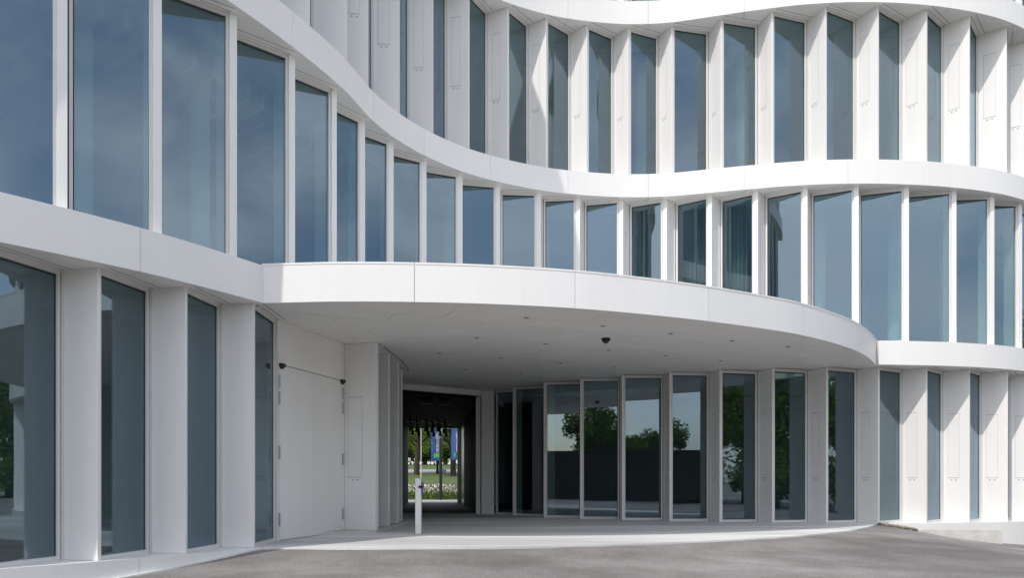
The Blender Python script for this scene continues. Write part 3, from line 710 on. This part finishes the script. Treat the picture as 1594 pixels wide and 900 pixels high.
# flags
M['flag'] = mat('flag_blue', (0.03, 0.075, 0.24), 0.7, 0.15, 2); M['flag_white'] = mat('flag_white', (0.75, 0.76, 0.78), 0.7); M['flag_green'] = mat('flag_green', (0.06, 0.42, 0.10), 0.7)
def flag(xp, d, label, words, wave):
    x = at(xp, d); t = thing('banner_flag', label, 'flag', (x, d, gz(d)), 'blue banner flags on white poles')
    obj('pole', MB().tube([(x, d, gz(d) - .1), (x, d, 7.5)], [.035, .025], 10), M['white_pole'], t)
    if not words: return t
    zt, zb, wd_ = 1 + (HZ - 668) * d / F, 1 + (HZ - 717) * d / F, 15.5 / F * d
    nx_, nz_ = 8, 20; m = MB()
    def P(u, v, o=0.0):
        return (x - .05 - u * wd_ + .02 * math.sin(v * 5 + wave), d - o + .05 * math.sin(u * 4 + v * 3 + wave), zb + (zt - zb) * v - .10 * u * (1 - v) * (1 if wave < 1 else -.5))
    for i in range(nx_):
        for j in range(nz_): m.quad(P(i / nx_, j / nz_), P((i + 1) / nx_, j / nz_), P((i + 1) / nx_, (j + 1) / nz_), P(i / nx_, (j + 1) / nz_))
    cl = obj('cloth', m, M['flag'], t, smooth=True)
    cu = bpy.data.curves.new('lettering', 'FONT'); cu.body = words; cu.size = 1.0
    tmp = bpy.data.objects.new('tmp', cu); COL.objects.link(tmp); bpy.context.view_layer.update()
    me = bpy.data.meshes.new_from_object(tmp.evaluated_get(bpy.context.evaluated_depsgraph_get())); bpy.data.objects.remove(tmp)
    xs_ = [v.co.x for v in me.vertices]; ys_ = [v.co.y for v in me.vertices]; x0, x1 = min(xs_), max(xs_); y1 = max(ys_); y0 = min(ys_)
    for v in me.vertices:      # text runs upwards along the pole side
        a_ = (v.co.x - x0) / (x1 - x0); b_ = (v.co.y - y0) / (y1 - y0)
        v.co = P(.14 + .34 * (1 - b_), .26 + .64 * a_, .02)
    me.materials.append(M['flag_white']); o = bpy.data.objects.new('lettering', me); COL.objects.link(o); o.parent = cl
    lg = MB(); c_ = .18
    lg.quad(P(.18, .10, .02), P(.72, .10, .02), P(.72, .23, .02), P(.18, .23, .02))
    obj('emblem', lg, M['flag_green'], cl)
    lg = MB()
    lg.quad(P(.28, .17, .03), P(.55, .11, .03), P(.62, .15, .03), P(.32, .20, .03))
    obj('emblem_stroke', lg, M['flag'], cl)
    return t
flag(655.5, 58, 'bare slim white flagpole beyond the passage, left of the blue banner', '', 0)
flag(687.5, 60, 'blue banner flag with white upright lettering and green emblem, fully visible', 'GELSENWASSER', 0.3)
flag(719.0, 60, 'blue banner flag half hidden by the dark passage wall', 'GELSENWASSER', 1.6)
x = at(686.5, 41.0)
t = thing('lamp_post', 'black column lamp with a pale head outside the passage', 'lamp post', (x, 40.8, 0))
obj('column', MB().tube([(x, 40.8, -.1), (x, 40.8, 3.35)], [.085, .085], 16), M['dark_metal'], t, smooth=False)
obj('lamp_head', MB().tube([(x, 40.8, 3.3501), (x, 40.8, 3.70)], [.08, .08], 16), mat('lamp_pale', (.4, .42, .45), .3), t)
obj('collar', MB().tube([(x, 40.8, 3.18), (x, 40.8, 3.22)], [.09, .09], 16), M['steel'], t)
x = at(691.5, 72); zs = gz(72)
t = thing('road_sign', 'small round blue and white road sign on a thin pole by the road', 'sign', (x, 72, zs))
obj('pole', MB().tube([(x, 72, zs - .05), (x, 72, 1 + 20 * 72 / F)], [.03, .03], 8), M['steel'], t)
zc = 1 + 13.5 * 72 / F
obj('disc', MB().tube([(x, 71.95, zc), (x, 71.93, zc)], [.25, .25], 20), M['flag_white'], t)
obj('symbol', MB().tube([(x, 71.925, zc), (x, 71.915, zc)], [.17, .17], 20), M['flag'], t)
obj('centre', MB().tube([(x, 71.91, zc), (x, 71.90, zc)], [.08, .08], 16), M['flag_white'], t)

# ------------------------------------------------------------------ what the glass mirrors: a dark low hall and trees across the yard
hall = thing('dark_hall', 'low dark brown hall with a flat roof mirrored in the ground-floor glass', 'building', (6, -24, -0.64))
hx0, hx1 = -24, 36
obj('roof', MB().prism([(hx0 - .2, -23.8), (hx1 + .2, -23.8), (hx1 + .2, -36), (hx0 - .2, -36)], 3.3, 3.55), M['dark_metal'], hall)
obj('wall', MB().prism([(hx0, -24), (hx1, -24), (hx1, -35.8), (hx0, -35.8)], -0.7, 3.3), M['brown_wall'], hall)
for k in range(hx1 - hx0):
    obj('cladding_board', MB().prism([(hx0 + k + .02, -23.999), (hx0 + k + .98, -23.999), (hx0 + k + .98, -23.96 + .01 * (k % 3)), (hx0 + k + .02, -23.96 + .01 * (k % 3))], -0.6, 3.2), M['brown_wall'], hall)
rnd = random.Random(9)
YL = {'round': 'round-crowned tree at the edge of the yard, seen mirrored in the glass', 'spread': 'wide spreading tree at the edge of the yard, seen mirrored in the glass', 'tall': 'tall slim tree at the edge of the yard, seen mirrored in the glass', 'bush': 'low bushy tree at the edge of the yard, seen mirrored in the glass'}
yard = [(-36, -26, 'round', 1.2), (-28, -38, 'spread', 1.2), (-18, -40, 'tall', 1.0), (-10, -42, 'round', 1.1), (-3, -40, 'spread', 1.0), (4, -44, 'round', .95), (10, -41, 'round', 1.0), (15, -43, 'bush', 1.3), (25, -40, 'spread', 1.0), (32, -40, 'round', 1.1)]
for i in range(17):                     # the planted edge on the right-hand side of the yard
    y_ = -28 + i * 4.6
    yard.append((41 + 3 * math.sin(i * 1.9), y_, ('round', 'spread', 'tall', 'spread')[i % 4], 1.0 + .25 * ((i * 7) % 5) / 5))
    yard.append((37.5 + 1.5 * math.sin(i * 2.7), y_ + 2.0, 'bush', .8 + .3 * ((i * 3) % 4) / 4))
yard += [(-14 + 4.4 * k_, -38.5 - (k_ * 5) % 4, ('bush', 'spread', 'bush', 'round')[k_ % 4], (1.25, .8, 1.4, .85)[k_ % 4]) for k_ in range(11)]
yard += [(-42, -14, 'spread', 1.2), (-40, -4, 'round', 1.2), (-38, -19, 'bush', 1.2)]
for x, y, kd, sc in yard:
    tree(kd, (x, y, -0.9 if x > 20 else -0.66), rnd.uniform(0, 6), sc, YL[kd], 'trees across the yard mirrored in the glass', 'leaf')
# ceiling baffles inside the first floor of the left wing
for k in range(26):
    t_ = 0.4 + k * 0.42; a = C.off(t_, 1.2); b = C.off(t_, 1.2) + C.inward(3.5) * 3.6
    obj('ceiling_baffle', MB().bar(a, b, 0.05, Z2L - 0.32, Z2L - 0.02), M['int_ceiling'], B)
